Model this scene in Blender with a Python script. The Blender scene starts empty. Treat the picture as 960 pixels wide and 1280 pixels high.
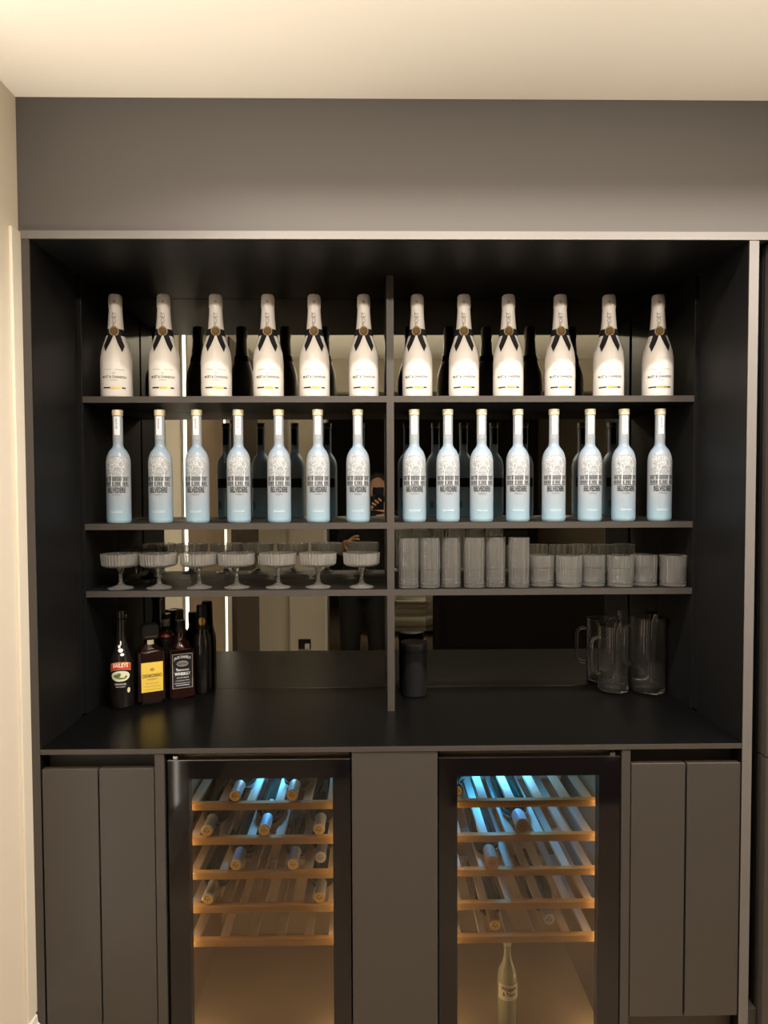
import bpy, bmesh, math, random
from mathutils import Vector, Matrix
PI = math.pi
S = bpy.context.scene
COL = S.collection
rnd = random.Random(4)

# ------------------------------------------------------------------ camera, world, exposure
FPX = 840.5
CAM = Vector((0.843, -1.687, 1.551))
yaw, pitch, roll = 0.0149, 0.0333, 0.0036
R0 = Vector((math.cos(yaw), -math.sin(yaw), 0)); F0 = Vector((math.sin(yaw), math.cos(yaw), 0)); U0 = Vector((0, 0, 1))
F1 = F0 * math.cos(pitch) - U0 * math.sin(pitch); U1 = F0 * math.sin(pitch) + U0 * math.cos(pitch)
R2 = R0 * math.cos(roll) - U1 * math.sin(roll); U2 = R0 * math.sin(roll) + U1 * math.cos(roll)
cd = bpy.data.cameras.new('camera'); cam = bpy.data.objects.new('camera', cd); COL.objects.link(cam)
cd.sensor_fit = 'HORIZONTAL'; cd.sensor_width = 36; cd.lens = FPX / 960 * 36; cd.clip_start = 0.03
m = Matrix((R2, U2, -F1)).transposed().to_4x4(); m.translation = CAM; cam.matrix_world = m
S.camera = cam
S.view_settings.view_transform = 'Standard'; S.view_settings.look = 'None'
S.view_settings.gamma = 1; S.view_settings.use_curve_mapping = False
S.view_settings.exposure = 0.0
W = bpy.data.worlds.new('world'); S.world = W; W.use_nodes = True
W.node_tree.nodes['Background'].inputs[0].default_value = (1, .85, .68, 1)
W.node_tree.nodes['Background'].inputs[1].default_value = 0.25
cy = S.cycles
cy.max_bounces = 14; cy.transmission_bounces = 12; cy.transparent_max_bounces = 16; cy.glossy_bounces = 6; cy.diffuse_bounces = 4
cy.caustics_reflective = False; cy.caustics_refractive = False
cy.sample_clamp_indirect = 4; cy.use_denoising = True

WARM = (1.0, 0.88, 0.73)
HC = 2.512
def lamp(name, kind, loc, power, color=WARM, size=.05, target=None, spot=None, blend=1, sy=None):
    d = bpy.data.lights.new(name, kind); d.energy = power; d.color = color
    if kind == 'SPOT': d.shadow_soft_size = size; d.spot_size = math.radians(spot); d.spot_blend = blend
    elif kind == 'POINT': d.shadow_soft_size = size
    elif kind == 'AREA':
        d.size = size
        if sy: d.shape = 'RECTANGLE'; d.size_y = sy
    o = bpy.data.objects.new(name, d); COL.objects.link(o); o.location = loc
    if target: o.rotation_euler = (Vector(target) - Vector(loc)).to_track_quat('-Z', 'Y').to_euler()
    return o
# unseen downlights added to brighten the shelves: (x, y, power, target, cone); each has a fitting built further down
DOWN = [(0.42, -1.26, 58, (0.6, 0.3, 1.5), 100), (1.30, -1.26, 50, (1.2, 0.3, 1.5), 100), (2.15, -1.26, 58, (1.5, 0.3, 1.3), 100)]
# slim unseen strip lamp added in the ceiling close to the cabinet front (washes the fascia)
_l = lamp('added_linear_lamp', 'AREA', (1.45, -.385, HC - .010), 40, (1, .90, .80), 2.1, (1.45, -.375, 0), sy=.02)
_l.data.spread = math.radians(128)
# unseen uplights added at floor level to brighten the ceiling
UPL = [(.02, -.76, 200), (.90, -.98, 140), (2.20, -.98, 140)]
for x, y, p in UPL:
    lamp('added_uplight_lamp', 'SPOT', (x, y, .02), p, (1, .92, .81), .04, (x, -1.10, 2.5), 70, .95)
for i, (x, y, p, t, c) in enumerate(DOWN):
    lamp('added_downlight_lamp', 'SPOT', (x, y, HC - .012), p, WARM, .035, t, c, 1)

# ------------------------------------------------------------------ materials
MATS = {}
def mat(name, color=(.5, .5, .5), rough=.5, metal=0, spec=.5, trans=0, ior=1.45, emit=None, estr=0, coat=0, bump=None, noise=None, alpha=1):
    if name in MATS: return MATS[name]
    M = bpy.data.materials.new(name); M.use_nodes = True; nt = M.node_tree; N = nt.nodes; L = nt.links
    b = N['Principled BSDF']; I = b.inputs
    I['Base Color'].default_value = (*color, 1); I['Roughness'].default_value = rough; I['Metallic'].default_value = metal
    I['Specular IOR Level'].default_value = spec; I['Transmission Weight'].default_value = trans; I['IOR'].default_value = ior
    I['Coat Weight'].default_value = coat; I['Alpha'].default_value = alpha
    if emit: I['Emission Color'].default_value = (*emit, 1); I['Emission Strength'].default_value = estr
    tc = N.new('ShaderNodeTexCoord')
    if noise:  # (scale, c2, stretch)
        sc, c2, st = noise
        mp = N.new('ShaderNodeMapping'); mp.inputs['Scale'].default_value = st; L.new(tc.outputs['Object'], mp.inputs[0])
        n = N.new('ShaderNodeTexNoise'); n.inputs['Scale'].default_value = sc; n.inputs['Detail'].default_value = 5; L.new(mp.outputs[0], n.inputs[0])
        r = N.new('ShaderNodeValToRGB'); r.color_ramp.elements[0].position = .3; r.color_ramp.elements[1].position = .7
        r.color_ramp.elements[0].color = (*color, 1); r.color_ramp.elements[1].color = (*c2, 1)
        L.new(n.outputs[0], r.inputs[0]); L.new(r.outputs[0], I['Base Color'])
    if bump:  # (scale, strength, stretch)
        sc, stn, st = bump
        mp = N.new('ShaderNodeMapping'); mp.inputs['Scale'].default_value = st; L.new(tc.outputs['Object'], mp.inputs[0])
        n = N.new('ShaderNodeTexNoise'); n.inputs['Scale'].default_value = sc; n.inputs['Detail'].default_value = 3; L.new(mp.outputs[0], n.inputs[0])
        bp = N.new('ShaderNodeBump'); bp.inputs['Strength'].default_value = stn; bp.inputs['Distance'].default_value = .001
        L.new(n.outputs[0], bp.inputs['Height']); L.new(bp.outputs[0], I['Normal'])
    MATS[name] = M
    return M
def pane_mat(name, tint, gloss=1.0, ior=1.5):
    M = bpy.data.materials.new(name); M.use_nodes = True; nt = M.node_tree; N = nt.nodes; L = nt.links
    N.remove(N['Principled BSDF']); out = N['Material Output']
    t = N.new('ShaderNodeBsdfTransparent'); t.inputs[0].default_value = (*tint, 1)
    g = N.new('ShaderNodeBsdfGlossy'); g.inputs['Roughness'].default_value = .02; g.inputs['Color'].default_value = (gloss, gloss, gloss, 1)
    f = N.new('ShaderNodeFresnel'); f.inputs[0].default_value = ior
    x = N.new('ShaderNodeMixShader'); L.new(f.outputs[0], x.inputs[0]); L.new(t.outputs[0], x.inputs[1]); L.new(g.outputs[0], x.inputs[2]); L.new(x.outputs[0], out.inputs[0])
    MATS[name] = M
    return M
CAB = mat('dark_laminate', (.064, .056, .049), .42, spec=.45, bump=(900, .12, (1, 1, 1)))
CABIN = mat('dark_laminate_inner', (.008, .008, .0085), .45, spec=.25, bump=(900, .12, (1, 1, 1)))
FASC = mat('fascia_paint', (.108, .099, .094), .6, spec=.2, bump=(300, .1, (1, 1, 1)))
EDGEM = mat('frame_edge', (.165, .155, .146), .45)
TOPM = mat('worktop_black', (.003, .003, .003), .28, spec=.32, bump=(700, .15, (1, 1, 1)))
BLACK = mat('matte_black', (.008, .008, .008), .5)
BGLASS = mat('black_glass', (.006, .005, .005), .06, spec=.6)
WALLM = mat('cream_wall', (.77, .70, .585), .75, spec=.2, bump=(200, .08, (1, 1, 1)))
CEILM = mat('cream_ceiling', (.84, .78, .67), .85, spec=.1)
SPILLM = mat('light_spill_cream', (.82, .76, .64), .35)
WHITEP = mat('white_skirting', (.85, .82, .76), .35)
BROWNP = mat('brown_wall_panel', (.30, .22, .15), .5, noise=(3, (.26, .19, .13), (6, 6, .6)))
DOORM = mat('dark_brown_door', (.045, .026, .018), .35)
FARM = mat('dark_olive_wall', (.11, .10, .075), .8)
FLOORM = mat('beige_marble', (.48, .38, .28), .25, noise=(1.6, (.34, .26, .18), (1, .35, 1)))
SOFAM = mat('cream_upholstery', (.80, .74, .60), .8, bump=(400, .3, (1, 1, 1)))
LEDM = mat('led_white', (1, 1, 1), .5, emit=(1, .93, .82), estr=7)
LEDB = mat('led_blue', (1, 1, 1), .5, emit=(.25, .62, 1), estr=9)
LEDW = mat('led_warm', (1, 1, 1), .5, emit=(1, .75, .42), estr=5)
DLM = mat('added_lamp_lens', (1, 1, 1), .5, emit=(1, .86, .68), estr=8)
WHITE = mat('white_sleeve', (.84, .80, .76), .38, coat=.3)
FOIL = mat('white_foil', (.82, .77, .73), .42, metal=.0, coat=.3, bump=(160, .5, (1, 1, .5)))
RIBM = mat('black_ribbon', (.010, .009, .010), .55)
SEALM = mat('gold_wax_seal', (.13, .075, .025), .4, metal=.7, bump=(300, .7, (1, 1, 1)))
SEALR = mat('seal_rim', (.45, .36, .26), .3, metal=.8)
GOLD = mat('gold_foil', (.85, .62, .22), .28, metal=.85)
INK = mat('grey_ink', (.14, .13, .12), .6)
INKB = mat('black_ink', (.02, .02, .022), .5)
INKW = mat('white_ink', (.88, .90, .92), .5)
INKG = mat('frost_grey_ink', (.30, .33, .36), .5)
WOOD = mat('beech_wood', (.62, .36, .13), .5, noise=(9, (.50, .27, .09), (1, 8, 8)))
SLATM = mat('pale_beech_slat', (.66, .54, .42), .5, noise=(9, (.56, .44, .33), (8, 1, 8)))
COOLI = mat('cooler_lining', (.42, .32, .21), .6)
COOLD = mat('cooler_dark_metal', (.03, .027, .024), .5)
STEEL = mat('steel', (.6, .6, .6), .3, metal=1)
GLASS = mat('clear_glass', (1, 1, 1), 0.0, trans=1, ior=1.47)
CUTG = mat('cut_glass', (1, 1, 1), 0.03, trans=1, ior=1.5)
DGLASS = mat('dark_bottle_glass', (.012, .010, .009), .08, coat=.5)
AMBER = mat('dark_amber_glass', (.018, .008, .006), .08, coat=.5, bump=(140, .6, (1, 1, 1)))
WHISK = mat('whiskey_glass', (.018, .005, .004), .06, coat=.5)
WINEG = mat('dark_green_glass', (.012, .018, .012), .1, coat=.4)
SKIN = mat('skin', (.50, .27, .17), .5)
TEE = mat('black_cotton', (.005, .005, .006), .8)
HAIR = mat('dark_hair', (.012, .009, .007), .6)
PHONEM = mat('phone_black', (.01, .01, .012), .2)
def hazy(M, f):
    nt = M.node_tree; N = nt.nodes; L = nt.links; b = N['Principled BSDF']; o = N['Material Output']
    d = N.new('ShaderNodeBsdfDiffuse'); d.inputs[0].default_value = (.85, .83, .78, 1)
    t_ = N.new('ShaderNodeBsdfTranslucent'); t_.inputs[0].default_value = (.85, .83, .78, 1)
    a = N.new('ShaderNodeMixShader'); a.inputs[0].default_value = .5; L.new(d.outputs[0], a.inputs[1]); L.new(t_.outputs[0], a.inputs[2])
    x = N.new('ShaderNodeMixShader'); x.inputs[0].default_value = f; L.new(b.outputs[0], x.inputs[1]); L.new(a.outputs[0], x.inputs[2]); L.new(x.outputs[0], o.inputs[0])
COUPEG = mat('coupe_glass', (1, 1, 1), 0.02, trans=1, ior=1.5); hazy(COUPEG, .30); hazy(CUTG, .17); hazy(GLASS, .03)
STEMG = mat('stem_glass', (1, 1, 1), 0.0, trans=1, ior=1.5); hazy(STEMG, .22)
SMIRROR = bpy.data.materials.new('smoked_mirror'); SMIRROR.use_nodes = True
_n = SMIRROR.node_tree.nodes; _n.remove(_n['Principled BSDF']); _g = _n.new('ShaderNodeBsdfGlossy')
_g.inputs['Color'].default_value = (.40, .39, .33, 1); _g.inputs['Roughness'].default_value = 0
SMIRROR.node_tree.links.new(_g.outputs[0], _n['Material Output'].inputs[0])
PANE = pane_mat('cooler_pane', (.86, .80, .72), 1.0, 1.6)
# frosted vodka glass: refracted blue light painted in as a tint, deeper at shoulder and foot
FROST = bpy.data.materials.new('frosted_blue_glass'); FROST.use_nodes = True
nt = FROST.node_tree; N = nt.nodes; L = nt.links; b = N['Principled BSDF']; out = N['Material Output']
b.inputs['Roughness'].default_value = .32; b.inputs['Coat Weight'].default_value = .25; b.inputs['Coat Roughness'].default_value = .15
tc = N.new('ShaderNodeTexCoord'); sp = N.new('ShaderNodeSeparateXYZ'); L.new(tc.outputs['Object'], sp.inputs[0])
mr = N.new('ShaderNodeMapRange'); mr.inputs['From Max'].default_value = .332; L.new(sp.outputs['Z'], mr.inputs['Value'])
rp = N.new('ShaderNodeValToRGB'); cr = rp.color_ramp
cr.elements[0].position = 0; cr.elements[0].color = (.55, .76, .88, 1); cr.elements[1].position = 1; cr.elements[1].color = (.48, .51, .55, 1)
for p, c in ((.05, (.42, .62, .75)), (.16, (.43, .54, .64)), (.30, (.50, .54, .58)), (.56, (.50, .54, .59)), (.655, (.38, .52, .66)), (.74, (.46, .50, .54))):
    e = cr.elements.new(p); e.color = (*c, 1)
L.new(mr.outputs[0], rp.inputs[0]); L.new(rp.outputs[0], b.inputs['Base Color'])
tl = N.new('ShaderNodeBsdfTranslucent'); L.new(rp.outputs[0], tl.inputs[0])
tp = N.new('ShaderNodeBsdfTransparent'); tp.inputs[0].default_value = (.9, .93, .95, 1)
m1 = N.new('ShaderNodeMixShader'); m1.inputs[0].default_value = .25; L.new(b.outputs[0], m1.inputs[1]); L.new(tl.outputs[0], m1.inputs[2])
m2 = N.new('ShaderNodeMixShader'); m2.inputs[0].default_value = .10; L.new(m1.outputs[0], m2.inputs[1]); L.new(tp.outputs[0], m2.inputs[2])
L.new(m2.outputs[0], out.inputs[0])
MATS['frosted_blue_glass'] = FROST

# ------------------------------------------------------------------ helpers
def link(name, me, material=None, parent=None, loc=None, rot=None):
    o = bpy.data.objects.new(name, me); COL.objects.link(o)
    if material and me is not None and not me.materials: me.materials.append(material)
    if parent: o.parent = parent
    if loc: o.location = loc
    if rot: o.rotation_euler = rot
    return o
def tag(o, label=None, cat=None, group=None, kind=None):
    if label: o['label'] = label
    if cat: o['category'] = cat
    if group: o['group'] = group
    if kind: o['kind'] = kind
    return o
def thing(name, label, cat, loc=(0, 0, 0), rz=0, group=None):
    o = bpy.data.objects.new(name, None); COL.objects.link(o); o.location = loc; o.rotation_euler = (0, 0, rz)
    o.empty_display_size = .05
    return tag(o, label, cat, group)
def copy_tree(o, parent=None):
    c = o.copy(); COL.objects.link(c); c.parent = parent
    for ch in list(o.children): copy_tree(ch, c)
    return c
def bm_mesh(name, bm, smooth=False, material=None):
    bmesh.ops.recalc_face_normals(bm, faces=bm.faces)
    me = bpy.data.meshes.new(name); bm.to_mesh(me); bm.free()
    if smooth:
        for p in me.polygons: p.use_smooth = True
        if smooth != True: me.set_sharp_from_angle(angle=math.radians(smooth))
    if material: me.materials.append(material)
    return me
def box_bm(bm, x0, x1, y0, y1, z0, z1):
    v = [bm.verts.new((x, y, z)) for z in (z0, z1) for y in (y0, y1) for x in (x0, x1)]
    for f in ((0, 1, 3, 2), (4, 6, 7, 5), (0, 4, 5, 1), (2, 3, 7, 6), (0, 2, 6, 4), (1, 5, 7, 3)):
        bm.faces.new([v[i] for i in f])
def box(name, x0, x1, y0, y1, z0, z1, material, parent=None, bevel=.0012):
    bm = bmesh.new(); box_bm(bm, x0, x1, y0, y1, z0, z1)
    if bevel: bmesh.ops.bevel(bm, geom=bm.edges[:], offset=bevel, segments=2, affect='EDGES', profile=.6)
    return link(name, bm_mesh(name, bm), material, parent)
def lathe_me(name, prof, segs=32, radial=None, material=None, sharp=40, close=True):
    """prof: list of (r, z); radial(r, z, ang) -> r"""
    bm = bmesh.new(); rings = []
    for r, z in prof:
        if r < 1e-6: rings.append([bm.verts.new((0, 0, z))]); continue
        ring = []
        for k in range(segs):
            a = 2 * PI * k / segs; rr = radial(r, z, a, k) if radial else r
            ring.append(bm.verts.new((rr * math.sin(a), -rr * math.cos(a), z)))
        rings.append(ring)
    for A, B in zip(rings, rings[1:]):
        for k in range(segs):
            k2 = (k + 1) % segs
            if len(A) == 1 and len(B) == 1: continue
            if len(A) == 1: bm.faces.new((A[0], B[k], B[k2]))
            elif len(B) == 1: bm.faces.new((A[k], A[k2], B[0]))
            else: bm.faces.new((A[k], A[k2], B[k2], B[k]))
    return bm_mesh(name, bm, sharp, material)
def interp(prof, z):
    for (r0, z0), (r1, z1) in zip(prof, prof[1:]):
        if z1 > z0 and z0 <= z <= z1: return r0 + (r1 - r0) * (z - z0) / (z1 - z0)
    return prof[-1][0]
def strip_me(name, polys, wrap, material):
    """polys: lists of (u, v) convex outlines wrapped on a surface"""
    bm = bmesh.new()
    for p in polys:
        try: bm.faces.new([bm.verts.new(wrap(u, v)) for u, v in p])
        except ValueError: pass
    me = bpy.data.meshes.new(name); bm.normal_update(); bm.to_mesh(me); bm.free(); me.materials.append(material)
    return me
def cyl_wrap(prof, eps=.0006, seg=None):
    def w(u, z):
        r = interp(prof, z) + eps; rb = max(r, .006); a = u / rb
        return Vector((r * math.sin(a), -r * math.cos(a), z))
    return w
def flat_wrap(y, x0=0, z0=0):
    return lambda u, v: Vector((x0 + u, y, z0 + v))
def text_me(name, txt, size, wrap, material, u0=0, v0=0, rot=0, sx=1, bold=0, arc=None):
    c = bpy.data.curves.new(name, 'FONT'); c.body = txt; c.size = size; c.align_x = 'CENTER'; c.align_y = 'CENTER'
    c.resolution_u = 2; c.offset = bold
    o = bpy.data.objects.new(name, c); me = bpy.data.meshes.new_from_object(o)
    bpy.data.objects.remove(o); bpy.data.curves.remove(c)
    cr_, sr = math.cos(rot), math.sin(rot)
    for v in me.vertices:
        x, y = v.co.x * sx, v.co.y
        if arc: y += arc * (1 - (x / (size * 2.2)) ** 2)
        v.co = wrap(u0 + x * cr_ - y * sr, v0 + x * sr + y * cr_)
    me.materials.clear(); me.materials.append(material)
    return me
def rect(u0, u1, v0, v1, n=1):
    return [[(u0 + (u1 - u0) * i / n, v0), (u0 + (u1 - u0) * (i + 1) / n, v0), (u0 + (u1 - u0) * (i + 1) / n, v1), (u0 + (u1 - u0) * i / n, v1)] for i in range(n)]
def ellipse(cu, cv, a, b2, n=24):
    return [[(cu + a * (-1 + 2 * i / n), cv - b2 * math.sqrt(max(0, 1 - (-1 + 2 * i / n) ** 2))), (cu + a * (-1 + 2 * (i + 1) / n), cv - b2 * math.sqrt(max(0, 1 - (-1 + 2 * (i + 1) / n) ** 2))),
             (cu + a * (-1 + 2 * (i + 1) / n), cv + b2 * math.sqrt(max(0, 1 - (-1 + 2 * (i + 1) / n) ** 2))), (cu + a * (-1 + 2 * i / n), cv + b2 * math.sqrt(max(0, 1 - (-1 + 2 * i / n) ** 2)))] for i in range(n)]
def tube_me(name, pts, rad, segs=10, material=None):
    bm = bmesh.new(); pts = [Vector(p) for p in pts]; rings = []
    up = Vector((0, 1, 0))
    for i, p in enumerate(pts):
        t = (pts[min(i + 1, len(pts) - 1)] - pts[max(i - 1, 0)]).normalized()
        a = t.cross(up)
        if a.length < 1e-3: a = t.cross(Vector((1, 0, 0)))
        a.normalize(); b_ = t.cross(a).normalized(); r = rad[i] if isinstance(rad, (list, tuple)) else rad
        rings.append([bm.verts.new(p + a * (r * math.cos(2 * PI * k / segs)) + b_ * (r * math.sin(2 * PI * k / segs))) for k in range(segs)])
    for A, B in zip(rings, rings[1:]):
        for k in range(segs): bm.faces.new((A[k], A[(k + 1) % segs], B[(k + 1) % segs], B[k]))
    bm.faces.new(rings[0]); bm.faces.new(rings[-1][::-1])
    return bm_mesh(name, bm, True, material)
ORD = 'first second third fourth fifth sixth seventh eighth ninth tenth eleventh twelfth'.split()

# ------------------------------------------------------------------ room shell
WL = -.028; FR = -2.26
def struct(name, *a, **k): return tag(box(name, *a, **k), kind='structure')
struct('floor', -1.0, 3.4, -6.2, .6, -.06, 0, FLOORM, bevel=0)
struct('ceiling', -1.0, 3.4, -6.2, .6, HC, HC + .08, CEILM, bevel=0)
struct('wall_left', WL - .1, WL, -2.26, .6, 0, HC, WALLM, bevel=0)
struct('wall_right', 3.0, 3.1, -6.2, .6, 0, HC, WALLM, bevel=0)
struct('wall_back', WL, 3.0, .53, .63, 0, HC, FASC, bevel=0)
struct('wall_fascia', WL, 3.0, .0, .53, 2.19, HC, FASC, bevel=0)
wf = struct('wall_front', WL - .1, .22, -2.40, FR, 0, HC, WALLM, bevel=0)
struct('wall_front.001', .22, .475, -2.40, FR + .05, 0, HC, WALLM, bevel=0)
struct('trim_opening', .475, .50, -2.42, FR + .07, 0, 2.26, WHITEP, bevel=.003)
struct('wall_bulkhead', .475, 3.0, -2.40, FR, 2.27, HC, WALLM, bevel=0)
struct('wall_front.002', 2.62, 3.0, -2.40, FR, 0, 2.27, WALLM, bevel=0)
struct('wall_far', -1.0, 3.4, -6.2, -6.1, 0, HC, FARM, bevel=0)
struct('wall_far_left', -1.0, -.9, -6.1, -2.4, 0, HC, FARM, bevel=0)
struct('light_spill_strip', WL, WL + .008, -.045, -.001, 0.226, 2.185, SPILLM, bevel=.002)  # raised lighter strip stands in for light spilling beside the cabinet
bm = bmesh.new()
prof = [(0, 0), (.022, 0), (.022, .150), (.017, .160), (.017, .172), (.021, .180), (.019, .192), (.011, .200), (.009, .218), (0, .226)]
for y0, y1 in ((-2.26, -.006),):
    A = [bm.verts.new((WL + a, y0, z)) for a, z in prof]; B = [bm.verts.new((WL + a, y1, z)) for a, z in prof]
    for i in range(len(prof)): j = (i + 1) % len(prof); bm.faces.new((A[i], A[j], B[j], B[i]))
    bm.faces.new(A); bm.faces.new(B[::-1])
tag(link('baseboard_left', bm_mesh('baseboard_left', bm), WHITEP), kind='structure')
# brown feature panel and door on the left wall, both seen only in the mirror
tag(box('wall_panel', WL, WL + .018, -1.14, -.41, .12, 2.47, BROWNP), 'brown wall panel between two lit strips, seen in the smoked mirror', 'wall panel')
for y, n in ((-.375, 'nearer the shelving'), (-1.185, 'nearer the dark brown door')):
    t = thing('light_strip', 'vertical white light strip on the left wall in the mirror, ' + n, 'light strip', (WL, y, 0), group=None)
    box('housing', 0, .012, -.026, .026, .12, 2.47, STEEL, t)
    box('diffuser', .011, .016, -.018, .018, .13, 2.46, LEDM, t)
dr = thing('door_1', None, None); del_ = [dr.__setitem__('kind', 'structure')]
box('door_leaf', WL, WL + .03, -2.20, -1.40, .005, 2.10, DOORM, dr); box('door_frame', WL, WL + .012, -2.255, -1.36, 2.10, 2.47, DOORM, dr)
link('door_handle', tube_me('door_handle', [(WL + .03, -1.48, 1.0), (WL + .07, -1.48, 1.0), (WL + .075, -1.50, 1.0), (WL + .075, -1.60, 1.0)], .009), STEEL, dr)
t = thing('wall_socket', 'black wall socket with a white plug, low on the cream wall behind', 'socket', (.33, FR + .05, .42))
box('socket_plate', -.045, .045, 0, .010, -.035, .035, BLACK, t); box('plug', .005, .038, .010, .05, -.03, .005, WHITEP, t, .004)
# fittings for the added downlights
for i, (x, y, p, tt, c) in enumerate(DOWN):
    t = thing('added_downlight', ['first', 'second', 'third'][i] + ' small added ceiling downlight from the left, above the photographer', 'downlight', (x, y, HC), group='added ceiling downlights')
    link('trim_ring', lathe_me('trim_ring', [(.040, -.002), (.040, -.006), (.052, -.004), (.052, 0)], 24, material=WHITEP), None, t)
    link('lens', lathe_me('lens', [(0, -.002), (.040, -.002)], 24, material=DLM), None, t)

t = thing('added_linear_light', 'slim linear light added in the ceiling above the cabinet front', 'ceiling light', (1.45, -.385, HC))
box('profile', -1.06, 1.06, -.016, .016, -.004, 0, WHITEP, t, 0); box('diffuser', -1.05, 1.05, -.010, .010, -.006, -.004, DLM, t, 0)
for i, (x, y, p) in enumerate(UPL):
    t = thing('added_floor_uplight', ['leftmost', 'middle', 'rightmost'][i] + ' round added uplight in the marble floor before the cabinets', 'floor light', (x, y, 0))
    link('trim_ring', lathe_me('trim_ring', [(.045, .0), (.045, .006), (.062, .004), (.064, 0)], 24, material=STEEL), None, t)
    link('lens', lathe_me('lens', [(0, .004), (.045, .004)], 24, material=DLM), None, t)

# ------------------------------------------------------------------ shelving unit
IW = 1.782; MIR = .51; DS = .27; CT = .90; HT = 2.169
SH = [(1.804, 1.822), (1.437, 1.455), (1.241, 1.259)]
u = thing('shelving_unit', 'dark charcoal built-in open shelving with central divider', 'shelving')
box('top_panel', -.027, 1.835, -.004, .53, HT, HT + .0195, CAB, u)
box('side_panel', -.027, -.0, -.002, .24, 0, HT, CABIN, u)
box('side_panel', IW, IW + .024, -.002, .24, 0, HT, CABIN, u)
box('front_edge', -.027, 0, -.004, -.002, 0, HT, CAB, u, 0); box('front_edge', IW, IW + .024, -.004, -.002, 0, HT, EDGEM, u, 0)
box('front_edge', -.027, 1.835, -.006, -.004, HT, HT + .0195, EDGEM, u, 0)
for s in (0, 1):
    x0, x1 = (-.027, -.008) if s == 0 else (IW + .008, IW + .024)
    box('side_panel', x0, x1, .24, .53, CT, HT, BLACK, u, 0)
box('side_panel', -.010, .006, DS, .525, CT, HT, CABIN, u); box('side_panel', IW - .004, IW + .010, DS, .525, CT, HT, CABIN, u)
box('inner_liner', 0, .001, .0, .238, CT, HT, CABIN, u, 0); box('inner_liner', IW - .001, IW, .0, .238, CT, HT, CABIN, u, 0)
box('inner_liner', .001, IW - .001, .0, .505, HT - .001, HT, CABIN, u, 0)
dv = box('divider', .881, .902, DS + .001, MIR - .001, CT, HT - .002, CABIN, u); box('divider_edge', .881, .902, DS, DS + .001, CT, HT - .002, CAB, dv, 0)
for z0, z1 in SH:
    for xa, xb in ((.006, .881), (.902, IW - .004)):
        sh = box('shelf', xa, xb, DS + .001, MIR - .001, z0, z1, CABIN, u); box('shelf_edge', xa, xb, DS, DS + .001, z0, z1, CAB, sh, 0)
tag(box('mirror', -.005, IW + .005, MIR, .524, CT - .03, HT, SMIRROR, None, 0), 'smoked bronze mirror panel filling the back of the shelving', 'mirror')
w = thing('worktop', 'black worktop running under the open shelves', 'worktop')
box('slab', .001, IW - .001, -.002, MIR - .0005, .886, CT, TOPM, w)
box('edge_band', .001, IW - .001, -.0035, -.002, .8865, .8995, CAB, w, .0004)

# ------------------------------------------------------------------ base cabinets
def handle_channel(x0, x1, p):
    bm = bmesh.new(); n = 8
    pr = [(.0, .886), (.045, .886)] + [(.045 - .03 * (1 - math.cos(a * PI / 2 / n)), .886 - .045 * math.sin(a * PI / 2 / n)) for a in range(1, n + 1)] + [(.015, .835), (.012, .835), (.012, .83), (.05, .83), (.055, .895), (0, .895)]
    pr = [(.002, .886), (.045, .886), (.045, .83), (.05, .83), (.05, .8859), (.002, .8859)]
    A = [bm.verts.new((x0, a, z)) for a, z in pr]; B = [bm.verts.new((x1, a, z)) for a, z in pr]
    for i in range(len(pr)): j = (i + 1) % len(pr); bm.faces.new((A[i], A[j], B[j], B[i]))
    return link('handle_channel', bm_mesh('handle_channel', bm), CAB, p)
def base_cabinet(x0, x1, splits, label, mid):
    c = thing('base_cabinet', label, 'cabinet', (0, 0, 0))
    box('carcass', x0, x1, .022, .50, .18, .80, CAB, c)
    handle_channel(x0, x1, c)
    for (a, b_) in splits: box('cabinet_door', a, b_, -.001, .018, .185, .848, CAB, c)
    box('plinth', x0, x1, .035, .05, 0, .18, CAB, c)
    return c
base_cabinet(.001, .285, [(.003, .142), (.146, .2835)], 'slim two-door dark base cabinet beside the cream wall', 0)
base_cabinet(1.497, IW - .001, [(1.4985, 1.637), (1.6425, 1.7795)], 'slim two-door dark base cabinet at the right, beyond the coolers', 0)
def upright(name, x0, x1, label):
    tag(box(name, x0, x1, -.002, .50, 0, .8855, CAB), label, 'panel')
upright('partition_panel', .286, .310, 'narrow dark upright panel between left doors and first cooler')
upright('partition_panel', 1.4735, 1.4955, 'narrow dark upright panel between second cooler and right doors')
c = thing('filler_cabinet', 'wide plain dark panel between the two wine coolers', 'panel')
box('front_panel', .784, 1.002, -.002, .018, 0, .8855, CAB, c); box('carcass', .786, 1.0, .018, .50, 0, .885, CAB, c, 0)
# tall unit at the right edge
tl_ = thing('tall_cabinet', 'tall dark cabinet cut off by the right edge of the picture', 'cabinet')
box('carcass', 1.835, 2.99, .03, .52, 0, 2.188, BLACK, tl_, 0)
box('gap_liner', 1.807, 1.834, .045, .50, .0, 2.165, BLACK, tl_, 0)
for k in range(2):
    xa = 1.837 + k * .575
    box('cabinet_door', xa, xa + .570, -.014, .024, .8675, 2.185, CAB, tl_); box('cabinet_door', xa, xa + .570, -.014, .024, .10, .8635, CAB, tl_)
box('plinth', 1.837, 2.99, .02, .03, 0, .095, CAB, tl_)
tag(box('plinth', 1.8065, 1.836, .01, .05, 0, .193, CAB), 'small dark plinth piece closing the foot of the black gap', 'plinth')

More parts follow.
